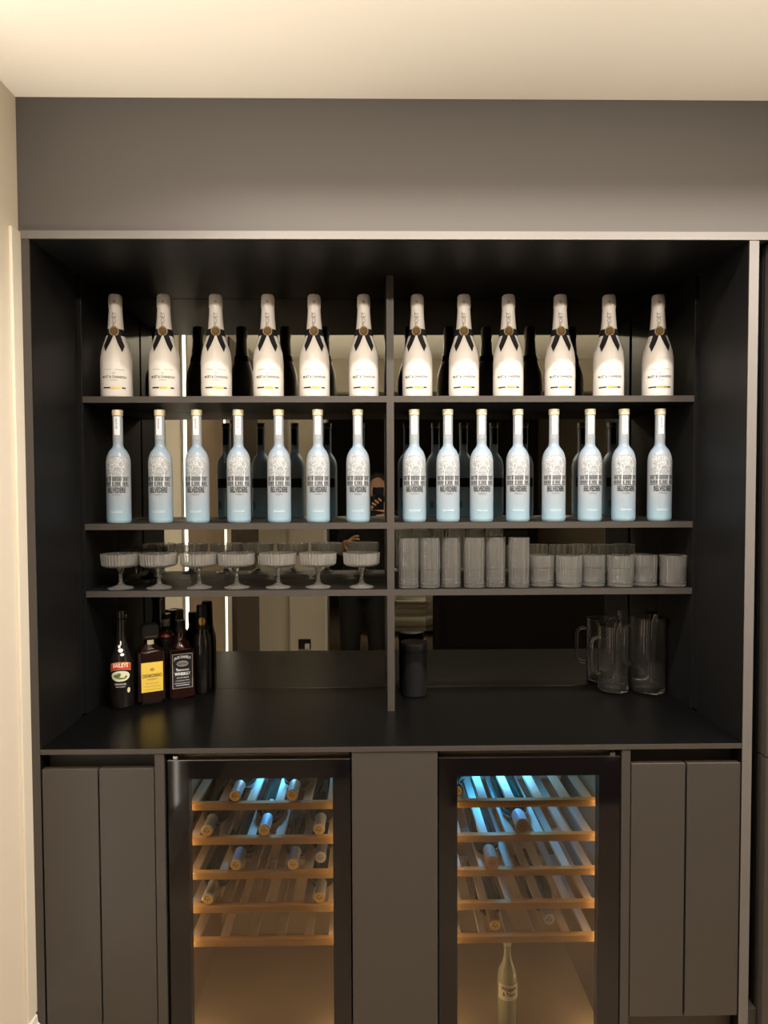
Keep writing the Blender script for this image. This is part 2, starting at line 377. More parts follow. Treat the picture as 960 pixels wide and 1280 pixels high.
# ------------------------------------------------------------------ wine coolers
RZ = [(.712, .730), (.6195, .6375), (.527, .545), (.437, .455), (.346, .364)]
def wine_cooler(x0, x1, wx0, wx1, label, slat_x, blue, hinge_x, dark_top):
    t = thing('wine_cooler', label, 'wine cooler', (0, 0, 0))
    # cabinet shell: sides, back, top, bottom
    bm = bmesh.new(); zt = .872; zb = .06
    ix0, ix1 = wx0 - .030, wx1 + .030
    box_bm(bm, x0 + .004, ix0, .032, .50, zb, zt); box_bm(bm, ix1, x1 - .004, .032, .50, zb, zt)
    box_bm(bm, ix0, ix1, .47, .50, zb, zt); box_bm(bm, ix0, ix1, .032, .50, zt - .03, zt); box_bm(bm, ix0, ix1, .032, .50, zb, zb + .04)
    link('cooler_shell', bm_mesh('cooler_shell', bm), COOLI, t)
    # black door frame
    bm = bmesh.new(); dz0, dz1, wz0, wz1 = .05, .866, .105, .819
    for a in ((x0, wx0, dz0, dz1), (wx1, x1, dz0, dz1), (wx0, wx1, wz1, dz1), (wx0, wx1, dz0, wz0)): box_bm(bm, a[0], a[1], .004, .030, a[2], a[3])
    link('door_frame', bm_mesh('door_frame', bm), BLACK, t)
    bm = bmesh.new()
    for a in ((x0, wx0, dz0, dz1), (wx1, x1, dz0, dz1), (wx0, wx1, wz1, dz1), (wx0, wx1, dz0, wz0)): box_bm(bm, a[0], a[1], .0015, .004, a[2], a[3])
    link('door_border', bm_mesh('door_border', bm), BGLASS, t)
    bm = bmesh.new(); f = bm.faces.new([bm.verts.new(q) for q in ((wx0, .003, wz0), (wx1, .003, wz0), (wx1, .003, wz1), (wx0, .003, wz1))])
    bm.free()
    link('glass_pane', strip_me('glass_pane', rect(wx0, wx1, wz0, wz1), lambda a, b: Vector((a, .003, b)), PANE), None, t)
    box('door_edge', x0, x1, .002, .028, dz1, dz1 + .0015, STEEL, t, 0)
    box('hinge', hinge_x - .006, hinge_x + .006, .006, .02, .868, .876, STEEL, t)
    box('led_panel', (ix0 + ix1) / 2 - .07, (ix0 + ix1) / 2 + .07, .16, .24, .836, .840, LEDB, t, 0)
    for sx in (ix0 + .002, ix1 - .006): box('led_strip', sx, sx + .004, .040, .046, .11, .78, LEDW, t, 0)
    for z0, z1 in RZ:
        r = box('wine_rack', ix0 + .004, ix1 - .004, .055, .072, z0, z1, WOOD, t, .001)
        for sx in slat_x: box('rack_slat', sx - .0115, sx + .0115, .072, .440, z1 - .016, z1 - .006, SLATM, r, .001)
        box('back_bar', ix0 + .004, ix1 - .004, .440, .452, z0, z1, SLATM, r, .001)
    return t
SL = [.362, .438, .512, .588, .662, .727]; SR = [1.061, 1.133, 1.205, 1.282, 1.356, 1.415]
wine_cooler(.318, .780, .370, .735, 'black glass-door wine cooler on the left with eleven foil-topped bottles', SL, .5, .336, False)
wine_cooler(1.006, 1.470, 1.053, 1.416, 'black glass-door wine cooler on the right with a standing bottle', SR, 1, 1.452, True)
lamp('cooler_blue_lamp', 'AREA', (.58, .24, .832), 1.0, (.03, .36, 1), .10, (.58, .26, 0)).data.spread = 1.9
lamp('cooler_blue_lamp', 'AREA', (1.19, .24, .832), 1.5, (.03, .36, 1), .10, (1.19, .26, 0)).data.spread = 1.9
for xa, xb in ((.342, .763), (1.025, 1.444)):
    for x, tx in ((xa, xb), (xb, xa)):
        lamp('cooler_side_lamp', 'AREA', (x, .043, .44), 1.7, (1, .76, .44), .008, (tx, .16, .44), sy=.66)
# bottles lying in the racks
WB = [(0, 0), (.034, .0), (.037, .004), (.037, .19), (.030, .215), (.0155, .235), (.0145, .245), (.0145, .298), (0, .298)]
def rack_bottle(x, z, label, foilm, endm, y=.058, tipr=.0145, L=.30):
    t = thing('wine_bottle', label, 'wine bottle', (x, y, z), group='bottles lying in the wine coolers')
    key = ('rb', foilm.name, endm.name, tipr)
    if key not in CACHE:
        b1 = lathe_me('bottle_body', [(r, zz) for r, zz in WB[:6]] + [(.014, .235), (0, .235)], 20, material=WINEG)
        b2 = lathe_me('foil_capsule', [(.0, .222), (.0158, .224), (.0158, .232), (tipr, .243), (tipr, .290), (tipr + .0008, .291), (tipr + .0008, .297), (tipr - .002, .298), (0, .298)], 20, material=foilm)
        b3 = lathe_me('capsule_end', [(0, .2995), (tipr - .0015, .2995), (tipr - .0015, .297)], 20, material=endm)
        b4 = strip_me('lettering', [[(a_, b2), (a_ + c_, b2 + .001), (a_ + c_, b2 + d_), (a_, b2 + d_)] for a_, b2, c_, d_ in ((-.007, -.004, .0022, .009), (-.0035, -.001, .006, .0025), (-.001, -.007, .0025, .0045), (.004, -.004, .002, .008), (-.005, .006, .0085, .0022))], lambda u_, v_: Vector((u_, v_, .3002)), mat('brown_ink', (.25, .13, .03), .5))
        CACHE[key] = (b1, b2, b3, b4)
    for me, n in zip(CACHE[key], ('bottle_body', 'foil_capsule', 'capsule_end', 'emblem')):
        # axis along -y: neck towards the door; local z=.298 maps to y=0
        o = link(n, me, None, t); o.rotation_euler = (PI / 2, 0, 0); o.location = (0, .30, 0)
    return t
CACHE = {}
SILV = mat('silver_grey_foil', (.62, .62, .66), .35, metal=.4, bump=(250, .5, (1, 1, 1)))
ROSE = mat('rose_copper_foil', (.55, .30, .20), .35, metal=.5)
def slot(s, i): return (s[i] + s[i + 1]) / 2
tops = [b_ + .018 for b_ in (.712, .6195, .527, .437, .346)]
LAY = [(0, 1, 'left of the two on the top rack'), (0, 3, 'right of the two on the top rack'), (1, 0, 'leftmost of three on the second rack'),
       (1, 2, 'middle of three on the second rack'), (1, 4, 'rightmost of three on the second rack'), (2, 1, 'left of two nearer ones on the third rack'),
       (2, 3, 'right of two nearer ones on the third rack'), (3, 0, 'left one on the fourth rack'), (3, 4, 'right one on the fourth rack')]
for r, s, lab in LAY:
    rack_bottle(slot(SL, s), tops[r] + .018, 'gold-ended foil neck in left cooler, ' + lab, SILV, GOLD)
rack_bottle(slot(SL, 4), tops[2] + .012, 'gold-ended bottle set deeper in left cooler, right end of third rack', SILV, SILV, y=.10)
rack_bottle(slot(SR, 0) - .035, tops[0] + .018, 'gold-ended bottle at left end of the right cooler top rack', DGLASS, GOLD, y=.075)
b_ = rack_bottle(slot(SR, 2) - .01, tops[1] + .022, 'blue-lit bottle with brown end on right cooler second rack', SILV, mat('brown_cork', (.42, .28, .17), .6), tipr=.0185)
rack_bottle(slot(SR, 1) - .015, tops[2] + .016, 'copper-necked bottle on the right cooler third rack', ROSE, ROSE, tipr=.0165)
rack_bottle(slot(SR, 1) - .005, tops[4] + .016, 'amber-capped bottle on the right cooler lowest rack', GOLD, GOLD, y=.075)
rack_bottle(slot(SR, 3) - .005, tops[4] + .020, 'silver-capped bottle on the right cooler lowest rack', SILV, SILV, y=.09)
# standing bottle
BPROF = [(0, 0), (.034, 0), (.037, .004), (.037, .16), (.033, .185), (.020, .21), (.0145, .235), (.013, .245), (.013, .30), (.0, .30)]
t = thing('wine_bottle', 'clear bottle with cream label standing on the right cooler floor', 'wine bottle', (1.200, .092, .101)); t.scale = (.72, .72, .80)
link('bottle_body', lathe_me('bottle_body', BPROF, 32, material=mat('pale_green_glass', (.42, .40, .26), .15, coat=.5)), None, t)
wr = cyl_wrap(BPROF, .0008)
link('label', strip_me('label', rect(-.045, .045, .098, .150, 12), wr, mat('cream_paper', (.80, .72, .50), .6)), None, t)
wr = cyl_wrap(BPROF, .0014)
link('lettering', text_me('lettering', 'Whispers', .021, wr, INKB, 0, .138, sx=.75, bold=.0005), None, t)
link('lettering', text_me('lettering', '& Thorn', .018, wr, INKB, 0, .119, sx=.8, bold=.0004), None, t)
link('bottle_cap', lathe_me('bottle_cap', [(0, .270), (.0145, .270), (.0145, .303), (0, .303)], 20, material=mat('pale_foil', (.6, .55, .42), .4)), None, t)

# ------------------------------------------------------------------ white champagne bottles
CP = [(0, .004), (.030, 0), (.043, .001), (.0445, .005), (.0445, .100), (.0435, .118), (.041, .135), (.036, .152), (.0305, .168), (.0262, .183), (.0235, .195), (.022, .205), (.0195, .235), (.0180, .258), (.0183, .262), (.0190, .266), (.0188, .285), (.0180, .297), (.0150, .3015), (0, .302)]
def make_champagne():
    t = thing('champagne_bottle', 'x', 'champagne bottle')
    link('sleeve', lathe_me('sleeve', [q for q in CP if q[1] <= .2] + [(.0228, .200), (0, .2005)], 40, material=WHITE), None, t)
    cap = [(0, .1935), (.0242, .194)] + [(r + .0006, z) for r, z in CP if z > .194]
    def crinkle(r, z, a, k): return r * (1 + (.025 * math.sin(a * 7 + z * 300) + .015 * math.sin(a * 13 - z * 200) if z > .255 else .006 * math.sin(a * 5)))
    link('foil_capsule', lathe_me('foil_capsule', cap, 40, crinkle, FOIL), None, t)
    prof = [(r, z) for r, z in CP[2:]]
    band = [(interp(prof, z) + .0016, z) for z in (.180, .185, .190, .195, .199)]
    band = [(band[0][0] - .002, .1795)] + band + [(band[-1][0] - .002, .1995)]
    link('ribbon', lathe_me('ribbon', band, 40, material=RIBM), None, t)
    wr = cyl_wrap(prof, .0016)
    for s in (-1, 1):
        def cw(u_, z):
            r = interp(prof, z) + .0016; a = s * u_ ; return Vector((r * math.sin(a), -r * math.cos(a), z))
        polys = []; n = 8
        for i in range(n):
            f0, f1 = i / n, (i + 1) / n
            def L_(f): return (.0 + f * .52, .188 - f * .034)
            def H_(f): return (.30 + f * .52, .190 - f * .034 - f * .012)
            def lo(f): return (.0 + .56 * f, .187 - .064 * f + .006 * f * f)
            def hi(f): return (.62 + .20 * f, .184 - .036 * f)
            polys.append([lo(f0), lo(f1), hi(f1), hi(f0)])
        link('ribbon_tail', strip_me('ribbon_tail', polys, cw, RIBM), None, t)
    # wax seal
    sm = lathe_me('wax_seal', [(0, .0048), (.0085, .0045), (.0095, .0036), (.0112, .0036), (.0112, 0), (0, 0)], 24, material=SEALM)
    o = link('wax_seal', sm, None, t); o.rotation_euler = (PI / 2 + .12, 0, 0); o.location = (0, -.0262, .191)
    sr = lathe_me('seal_rim', [(.0112, .0), (.0136, .0), (.0140, .0020), (.0132, .0034), (.0110, .0034), (.0108, 0)], 24, material=SEALR)
    q = link('seal_rim', sr, None, o)
    wl_ = cyl_wrap(prof, .0007)
    link('lettering', text_me('lettering', 'MOËT & CHANDON', .0098, wl_, INKB, 0, .056, sx=.80, bold=.0001), None, t)
    link('lettering', text_me('lettering', 'ICE IMPÉRIAL', .0038, wl_, INK, 0, .047, sx=1), None, t)
    link('emblem', text_me('emblem', 'M', .0075, wl_, INK, 0, .066), None, t)
    link('label_line', strip_me('label_line', rect(-.030, -.007, .0775, .0783, 6) + rect(.004, .030, .0775, .0783, 6), wl_, INK), None, t)
    link('label_band', strip_me('label_band', rect(-.033, -.010, .0235, .0275, 5) + rect(.022, .033, .0235, .0275, 3), wl_, INKB), None, t)
    link('gold_band', strip_me('gold_band', rect(-.008, .020, .0225, .0290, 6), wl_, GOLD), None, t)
    link('neck_lettering', text_me('neck_lettering', 'MOËT', .0160, cyl_wrap([(r + .0012, z) for r, z in prof], .0006), INK, 0, .226, rot=PI / 2, sx=1.0), None, t)
    link('neck_emblem', text_me('neck_emblem', '*', .020, cyl_wrap([(r + .0014, z) for r, z in prof], .0008), INK, 0, .274), None, t)
    return t
ch0 = make_champagne()
CX = [0.087, 0.228, 0.38, 0.533, 0.669, 0.815, 0.973, 1.111, 1.243, 1.397, 1.542, 1.689]
CRZ = [-8, -6, 2, -2, -1, 0, -9, -1, 0, 4, 2, 6]
for i, x in enumerate(CX):
    o = ch0 if i == 0 else copy_tree(ch0)
    o.location = (x, .316, SH[0][1]); o.rotation_euler = (0, 0, math.radians(CRZ[i] - 8))
    # faces the photographer a little
    a = math.atan2(x - CAM.x, 2.0); o.rotation_euler = (0, 0, -a * .75 + math.radians(CRZ[i] * .6))
    o['label'] = 'white champagne bottle on the top shelf, ' + (ORD[i] + ' from the left wall' if i < 6 else ORD[i - 6] + ' right of the divider')
    o['group'] = 'champagne bottles on the top shelf'

# ------------------------------------------------------------------ frosted vodka bottles
VP_ = [(0, .006), (.026, 0), (.031, .001), (.0340, .006), (.0345, .012), (.0345, .175), (.0335, .188), (.0305, .200), (.025, .211), (.0185, .219), (.0150, .225), (.0143, .232), (.0143, .312), (.0137, .315)]
def make_vodka():
    t = thing('vodka_bottle', 'x', 'vodka bottle')
    link('bottle_body', lathe_me('bottle_body', VP_ + [(0, .3152)], 36, material=FROST), None, t)
    link('stopper', lathe_me('stopper', [(0, .3153), (.0150, .3153), (.0156, .317), (.0156, .3305), (.0148, .332), (0, .332)], 24, material=mat('gold_white_stopper', (.92, .80, .56), .35, metal=.1)), None, t)
    wr = cyl_wrap(VP_[2:], .0008)
    link('neck_label', strip_me('neck_label', rect(-.0085, .0085, .258, .312, 4), wr, INKW), None, t)
    link('neck_lettering', text_me('neck_lettering', 'BELVEDERE', .0070, cyl_wrap(VP_[2:], .0013), INK, 0, .292, rot=PI / 2, sx=.9), None, t)
    link('neck_grey_band', strip_me('neck_grey_band', rect(-.013, .013, .243, .257, 4), wr, mat('neck_grey_frost', (.34, .38, .42), .4)), None, t)  # flat grey band round the neck below its label
    # back print: dark band, unlit neck painted dark, barcode
    wb0 = cyl_wrap(VP_[2:], .0008)
    def wb(u_, z): p = wb0(u_, z); return Vector((-p.x, -p.y, p.z))
    link('back_print_shade', strip_me('back_print_shade', rect(-.034, .034, .104, .136, 12) + rect(-.010, .010, .255, .312, 4), wb, mat('dark_back_ink_shade', (.035, .037, .04), .5)), None, t)
    link('back_barcode', strip_me('back_barcode', sum([rect(.012 + k * .0016, .0129 + k * .0016, .03, .055) for k in range(9)], []), wb, INKB), None, t)
    # haze of the tree crown, then branches
    wg = cyl_wrap(VP_[2:], .0005)
    polys = []
    # palace: grey band with columns, windows
    link('palace_print', strip_me('palace_print', rect(-.040, .040, .110, .134, 12) + rect(-.020, .004, .134, .139, 4) + [[(-.0, .134), (.024, .134), (.012, .144)]], wg, INKG), None, t)
    dk = []
    for k in range(17):
        x = -.038 + k * .0046
        if rnd.random() < .85: dk += rect(x, x + .0026, .124, .1325)
        if rnd.random() < .85: dk += rect(x, x + .0026, .112, .1205)
    link('window_print', strip_me('window_print', dk + rect(-.04, .04, .1335, .1352, 12) + rect(-.04, .04, .1085, .110, 12), wr, INKB), None, t)
    def seg(p, q, w):
        d = Vector((q[0] - p[0], q[1] - p[1])); n = Vector((-d.y, d.x)).normalized() * w / 2
        return [(p[0] - n.x, p[1] - n.y), (q[0] - n.x * .7, q[1] - n.y * .7), (q[0] + n.x * .7, q[1] + n.y * .7), (p[0] + n.x, p[1] + n.y)]
    wh = []; bl = []
    R_ = random.Random(11)
    def grow(p, ang, ln, w, d):
        q = (p[0] + math.cos(ang) * ln, p[1] + math.sin(ang) * ln)
        if q[1] > .199 or abs(q[0]) > .040 or q[1] < .131: return
        wh.append(seg(p, q, w))
        if R_.random() < .9: bl.append(seg((p[0] + .0009, p[1] - .0009), (q[0] + .0009, q[1] - .0009), w * .9))
        if d == 0: return
        for s in (-1, 1):
            if R_.random() < .93: grow(q, ang + s * R_.uniform(.25, .75), ln * R_.uniform(.74, .95), w * .82, d - 1)
    for x0 in (-.013, .016):
        wh.append(seg((x0, .108), (x0 + .001, .137), .0030)); grow((x0 + .001, .136), PI / 2 + R_.uniform(-.2, .2), .013, .0026, 6)
    for k in range(60):
        x, y = R_.uniform(-.036, .036), R_.uniform(.138, .196)
        if (x / .038) ** 2 + ((y - .165) / .034) ** 2 > 1: continue
        a = R_.uniform(0, PI); wh.append(seg((x, y), (x + .006 * math.cos(a), y + .006 * math.sin(a)), .0016))
    link('tree_haze_print', strip_me('tree_haze_print', ellipse(.0, .166, .036, .030, 20), wg, mat('haze_ink', (.33, .36, .38), .5)), None, t)
    link('tree_shadow_print', strip_me('tree_shadow_print', bl, wr, mat('dark_grey_ink', (.16, .17, .19), .5)), None, t)
    link('tree_print', strip_me('tree_print', wh, cyl_wrap(VP_[2:], .0011), mat('tree_white_ink', (.72, .75, .77), .5)), None, t)
    wt = cyl_wrap(VP_[2:], .0012)
    link('lettering', text_me('lettering', 'BELVEDERE', .0215, wt, INKB, 0, .0965, sx=.50, bold=.0004), None, t)
    link('lettering', text_me('lettering', 'VODKA', .0056, wt, INK, 0, .0835, sx=1.2), None, t)
    link('lettering', text_me('lettering', 'PRODUCT OF POLAND', .0034, wt, INKW, 0, .036, sx=1), None, t)
    link('label_line', strip_me('label_line', rect(-.016, .016, .0325, .0334, 4), wt, INKW), None, t)
    return t
v0 = make_vodka()
VX = [0.091, 0.214, 0.322, 0.444, 0.563, 0.678, 0.796, 0.963, 1.063, 1.163, 1.271, 1.378, 1.486, 1.587, 1.695]
VR = [-10, -10, -9, 0, 0, 1, 0, 1, 2, 2, 2, 10, 12, 12, 14]
for i, x in enumerate(VX):
    o = v0 if i == 0 else copy_tree(v0)
    a = math.atan2(x - CAM.x, 2.0)
    o.location = (x, .308, SH[1][1]); o.rotation_euler = (0, 0, -a * .9 + math.radians(VR[i]) * 1.0)
    o['label'] = 'frosted pale blue vodka bottle on the second shelf, ' + (ORD[i] + ' from the left wall' if i < 7 else ORD[i - 7] + ' right of the divider')
    o['group'] = 'frosted vodka bottles on the second shelf'

# ------------------------------------------------------------------ coupe glasses
def make_coupe():
    t = thing('coupe_glass', 'x', 'coupe glass')
    def ribs(r, z, a, k): return r * (1 + (.022 if k % 2 else -.012)) if z > .068 and r > .03 else r
    bowl = [(0, .0615), (.012, .062), (.034, .0635), (.048, .067), (.0525, .072), (.0545, .100), (.0545, .104), (.0530, .104), (.0528, .100), (.0505, .074), (.046, .070), (.030, .0668), (.010, .0655), (0, .0653)]
    link('bowl', lathe_me('bowl', bowl, 72, ribs, COUPEG, sharp=20), None, t)
    stem = [(0, .0), (.036, 0), (.0375, .0012), (.036, .0028), (.022, .006), (.011, .011), (.0062, .018), (.0052, .030), (.0060, .045), (.0095, .055), (.0110, .0608), (0, .0610)]
    link('stem', lathe_me('stem', stem, 28, material=STEMG), None, t)
    return t
c0 = make_coupe()
for i, (x, y) in enumerate([(.085, .327), (.199, .327), (.319, .327), (.431, .327), (.555, .327), (.675, .327), (.805, .325), (.093, .447)]):
    o = c0 if i == 0 else copy_tree(c0); o.location = (x, y, SH[2][1]); o.rotation_euler = (0, 0, i * .7)
    o['label'] = 'ribbed clear coupe glass on the third shelf, ' + (ORD[i] + ' of the front row from the left' if i < 7 else 'the one behind the leftmost')
    o['group'] = 'ribbed coupe glasses on the third shelf'

# ------------------------------------------------------------------ cut glass tumblers
def make_tumbler(name, r, h, cut, base):
    prof = [(0, 0.001), (r * .90, 0), (r * .97, .002)]
    n = max(6, int(cut / .0042)); z0 = base * .55
    for i in range(n + 1): prof.append((r * .985, z0 + (cut - z0) * i / n))
    prof += [(r, cut + .002), (r, h - .0006), (r - .0006, h), (r - .0014, h), (r - .0018, h - .001), (r - .0024, base + .006), (r - .006, base + .001), (0, base)]
    def dia(rr, z, a, k):
        if abs(rr - r * .985) < 1e-7: i = round((z - z0) / (cut - z0) * n); return rr * (1.0 if (i + k) % 2 else .962)
        if rr < r - .0015 and z > base + .004: return rr * (1 - (.045 if k % 4 < 2 else 0))
        return rr
    return lathe_me(name, prof, 48, dia, CUTG, sharp=20)
tm = make_tumbler('tall_tumbler', .0312, .149, .055, .012); sm_ = make_tumbler('short_tumbler', .0385, .093, .056, .010)
for i, (x, y) in enumerate([(.945, .305), (1.0085, .308), (1.072, .318), (1.1405, .306), (1.2045, .316), (1.274, .305)]):
    o = link('tall_tumbler', tm, None, None, (x, y, SH[2][1]), (0, 0, i * .3))
    tag(o, 'tall cut-glass tumbler on the third shelf, ' + ORD[i] + ' right of the divider', 'tumbler', 'tall cut-glass tumblers')
for i, (x, y) in enumerate([(1.349, .335), (1.426, .312), (1.5025, .332), (1.581, .312), (1.6595, .330), (1.7395, .312)]):
    o = link('short_tumbler', sm_, None, None, (x, y, SH[2][1]), (0, 0, i * .4))
    tag(o, 'short cut-glass tumbler on the third shelf, ' + ORD[i] + ' of six counting rightwards', 'tumbler', 'short cut-glass tumblers')

# ------------------------------------------------------------------ pitchers and canister
def make_pitcher(label, x, y, r, h, hz0, hz1, rz):
    t = thing('glass_pitcher', label, 'pitcher', (x, y, CT), rz)
    def spout(rr, z, a, k):
        f = max(0, (z - h * .86) / (h * .14)); d = math.cos(a - PI / 2); return rr * (1 + .30 * f * f * max(0, d) ** 8)
    prof = [(0, .0005), (r * .86, 0), (r * .97, .004), (r, .012), (r, h * .5), (r * .995, h * .86), (r * .99, h * .93), (r, h), (r - .0028, h), (r * .99 - .003, h * .93), (r * .995 - .003, h * .86), (r - .003, h * .5), (r - .003, .020), (r * .9 - .003, .009), (0, .008)]
    link('pitcher_body', lathe_me('pitcher_body', prof, 48, spout, GLASS), None, t)
    pts = [(-r * .985, 0, hz1), (-r - .014, 0, hz1 + .002), (-r - .026, 0, hz1 - .004), (-r - .032, 0, hz1 - .016), (-r - .032, 0, (hz0 + hz1) / 2), (-r - .032, 0, hz0 + .016), (-r - .026, 0, hz0 + .004), (-r - .014, 0, hz0 - .001), (-r * .985, 0, hz0)]
    link('handle', tube_me('handle', pts, .0052, 12, GLASS), None, t)
    return t
make_pitcher('clear glass pitcher with handle, left and shorter of two on worktop', 1.612, .452, .048, .212, .062, .176, .25)
make_pitcher('clear glass pitcher with handle, right and taller of two on worktop', 1.722, .447, .0545, .240, .092, .212, .15)
t = thing('canister', 'black lidded canister on the worktop beside the divider', 'canister', (.968, .43, CT))
link('canister_body', lathe_me('canister_body', [(0, 0), (.038, 0), (.041, .003), (.042, .14), (.040, .142), (0, .142)], 40, material=mat('canister_black', (.012, .012, .013), .35)), None, t)
link('lid', lathe_me('lid', [(0, .142), (.0435, .142), (.0445, .145), (.0445, .164), (.043, .168), (.030, .170), (0, .171)], 40, material=mat('canister_lid', (.014, .014, .015), .3)), None, t)

# ------------------------------------------------------------------ liqueur bottles on the worktop
# cream liqueur bottle, dark with oval picture label
BP = [(0, .003), (.030, 0), (.0345, .002), (.036, .008), (.0365, .085), (.036, .115), (.033, .135), (.027, .155), (.020, .175), (.0155, .195), (.0140, .225), (.0135, .262), (.0150, .266), (.0150, .286), (.0140, .290), (0, .290)]
t = thing('liqueur_bottle', 'dark round cream liqueur bottle with red banner label, leftmost on the worktop', 'liqueur bottle', (.077, .345, CT), math.radians(14))
link('bottle_body', lathe_me('bottle_body', [q for q in BP if q[1] < .264] + [(0, .264)], 36, material=DGLASS), None, t)
link('cap', lathe_me('cap', [(0, .2645), (.0150, .2645), (.0155, .268), (.0155, .286), (.0145, .290), (0, .290)], 24, material=DGLASS), None, t)
wr = cyl_wrap(BP[1:], .0007); wr2 = cyl_wrap(BP[1:], .0013); wr3 = cyl_wrap(BP[1:], .0018)
def arcband(u0, u1, v, h, sag, n=14):
    P = []
    for i in range(n):
        a, b2 = u0 + (u1 - u0) * i / n, u0 + (u1 - u0) * (i + 1) / n; f = lambda q: v - sag * ((q * 2 / (u1 - u0)) ** 2)
        P.append([(a, f(a)), (b2, f(b2)), (b2, f(b2) + h), (a, f(a) + h)])
    return P
link('label_banner', strip_me('label_banner', arcband(-.031, .031, .119, .019, .006), wr2, mat('red_label', (.55, .05, .03), .5)), None, t)
link('banner_edge', strip_me('banner_edge', arcband(-.032, .032, .1175, .0215, .006), wr, mat('gold_label_edge', (.75, .55, .2), .4)), None, t)
link('label_oval', strip_me('label_oval', ellipse(0, .098, .028, .016), wr2, mat('cream_label', (.80, .80, .58), .5)), None, t)
link('label_picture', strip_me('label_picture', ellipse(-.010, .0985, .010, .0055, 10) + ellipse(-.004, .1035, .006, .004, 8) + ellipse(.004, .0915, .014, .0022, 8) + ellipse(.016, .096, .004, .003, 8), wr3, mat('green_picture', (.12, .20, .06), .6)), None, t)
link('lettering', text_me('lettering', 'BAILEYS', .0165, wr3, mat('gold_white_ink', (.9, .8, .6), .5), 0, .1265, sx=.78, bold=.0004, arc=.003), None, t)
link('lettering', text_me('lettering', 'ORIGINAL', .0082, wr2, INKW, 0, .074, sx=.9), None, t)
link('lettering', text_me('lettering', 'IRISH CREAM', .0052, wr2, INKW, 0, .066, sx=.9), None, t)
link('neck_ornament', strip_me('neck_ornament', ellipse(0, .172, .0075, .006, 10) + ellipse(-.004, .183, .004, .005, 8) + ellipse(.005, .160, .006, .004, 8) + ellipse(0, .193, .002, .007, 8), wr, INKW), None, t)
link('side_seal', strip_me('side_seal', ellipse(.024, .054, .005, .008, 10), wr2, mat('pale_gold', (.75, .75, .45), .4)), None, t)
# square amaretto bottle
def sqbottle(label, x, y, rz, a, body_h, m, neckprof, bevel=.008):
    t = thing('liqueur_bottle', label, 'liqueur bottle', (x, y, CT), math.radians(rz))
    bm = bmesh.new(); box_bm(bm, -a / 2, a / 2, -a / 2, a / 2, 0, body_h)
    bmesh.ops.bevel(bm, geom=bm.edges[:], offset=bevel, segments=3, affect='EDGES')
    link('bottle_body', bm_mesh('bottle_body', bm, 50), m, t)
    link('neck', lathe_me('neck', neckprof, 28, material=m), None, t)
    return t
t = sqbottle('square dark amber bottle with bright yellow label, left of the whiskey', .150, .382, 27, .078, .168, AMBER, [(.030, .160), (.026, .172), (.018, .180), (.0155, .190), (.0155, .200), (0, .200)], .010)
bm = bmesh.new(); box_bm(bm, -.024, .024, -.024, .024, .196, .240); bmesh.ops.bevel(bm, geom=bm.edges[:], offset=.004, segments=2, affect='EDGES')
link('square_cap', bm_mesh('square_cap', bm, 50), BLACK, t)
fw = flat_wrap(-.0395); fw2 = flat_wrap(-.0399)
link('label', strip_me('label', rect(-.0315, .0315, .040, .130), fw, mat('yellow_label', (.86, .62, .10), .5)), None, t)
BRN = mat('dark_brown_ink', (.10, .05, .02), .5)
link('lettering', text_me('lettering', 'DISARONNO', .0145, fw2, BRN, 0, .089, sx=.66, bold=.0004), None, t)
link('lettering', text_me('lettering', 'ORIGINALE', .0062, fw2, BRN, 0, .078, sx=.9), None, t)
link('lettering', text_me('lettering', 'VELVET ITALIAN LIQUEUR', .0038, fw2, BRN, 0, .066, sx=.9), None, t)
link('emblem', strip_me('emblem', ellipse(0, .108, .007, .005, 10), fw2, mat('ochre_ink', (.45, .28, .05), .5)), None, t)
link('label_line', strip_me('label_line', rect(-.024, .024, .0565, .0572) + rect(-.026, .026, .047, .0477), fw2, BRN), None, t)
link('cap_lettering', text_me('cap_lettering', 'DISARONNO', .0068, flat_wrap(-.0244), GOLD, 0, .205, sx=.85), None, t)
link('neck_label', strip_me('neck_label', rect(-.010, .010, .180, .194, 4), cyl_wrap([(.0175, .17), (.0175, .2)], .0008), mat('neck_cream_label', (.8, .7, .55), .5)), None, t)
# whiskey
t = sqbottle('square whiskey bottle with black and white label, beside the yellow-labelled one', .2285, .437, 24, .074, .158, WHISK, [(.033, .150), (.028, .166), (.020, .178), (.0145, .188), (.0135, .200), (.0135, .212), (0, .212)], .006)
link('cap', lathe_me('cap', [(0, .205), (.0148, .205), (.0150, .236), (.014, .240), (0, .240)], 24, material=BLACK), None, t)
fw = flat_wrap(-.0375); fw2 = flat_wrap(-.0379); fw3 = flat_wrap(-.0383)
link('label_border', strip_me('label_border', rect(-.0305, .0305, .034, .142), fw, mat('grey_white_ink', (.55, .53, .50), .5)), None, t)
link('label', strip_me('label', rect(-.0292, .0292, .0355, .1405), fw2, INKB), None, t)
link('lettering', text_me('lettering', "JACK DANIEL'S", .0110, fw3, INKW, 0, .127, sx=.68, bold=.0005, arc=.005), None, t)
link('label_oval', strip_me('label_oval', ellipse(0, .111, .018, .0095), fw3, mat('grey_ink_2', (.42, .41, .40), .5)), None, t)
fw4 = flat_wrap(-.0387)
link('lettering', text_me('lettering', 'OLD No.7', .0085, fw4, INKB, 0, .111, sx=.75, bold=.0003), None, t)
link('lettering', text_me('lettering', 'Tennessee', .0115, fw3, INKW, 0, .092, sx=.8, bold=.0003), None, t)
link('lettering', text_me('lettering', 'WHISKEY', .0130, fw3, INKW, 0, .079, sx=.85, bold=.0005), None, t)
link('lettering', text_me('lettering', 'SOUR MASH', .0065, fw3, INKW, 0, .067, sx=1), None, t)
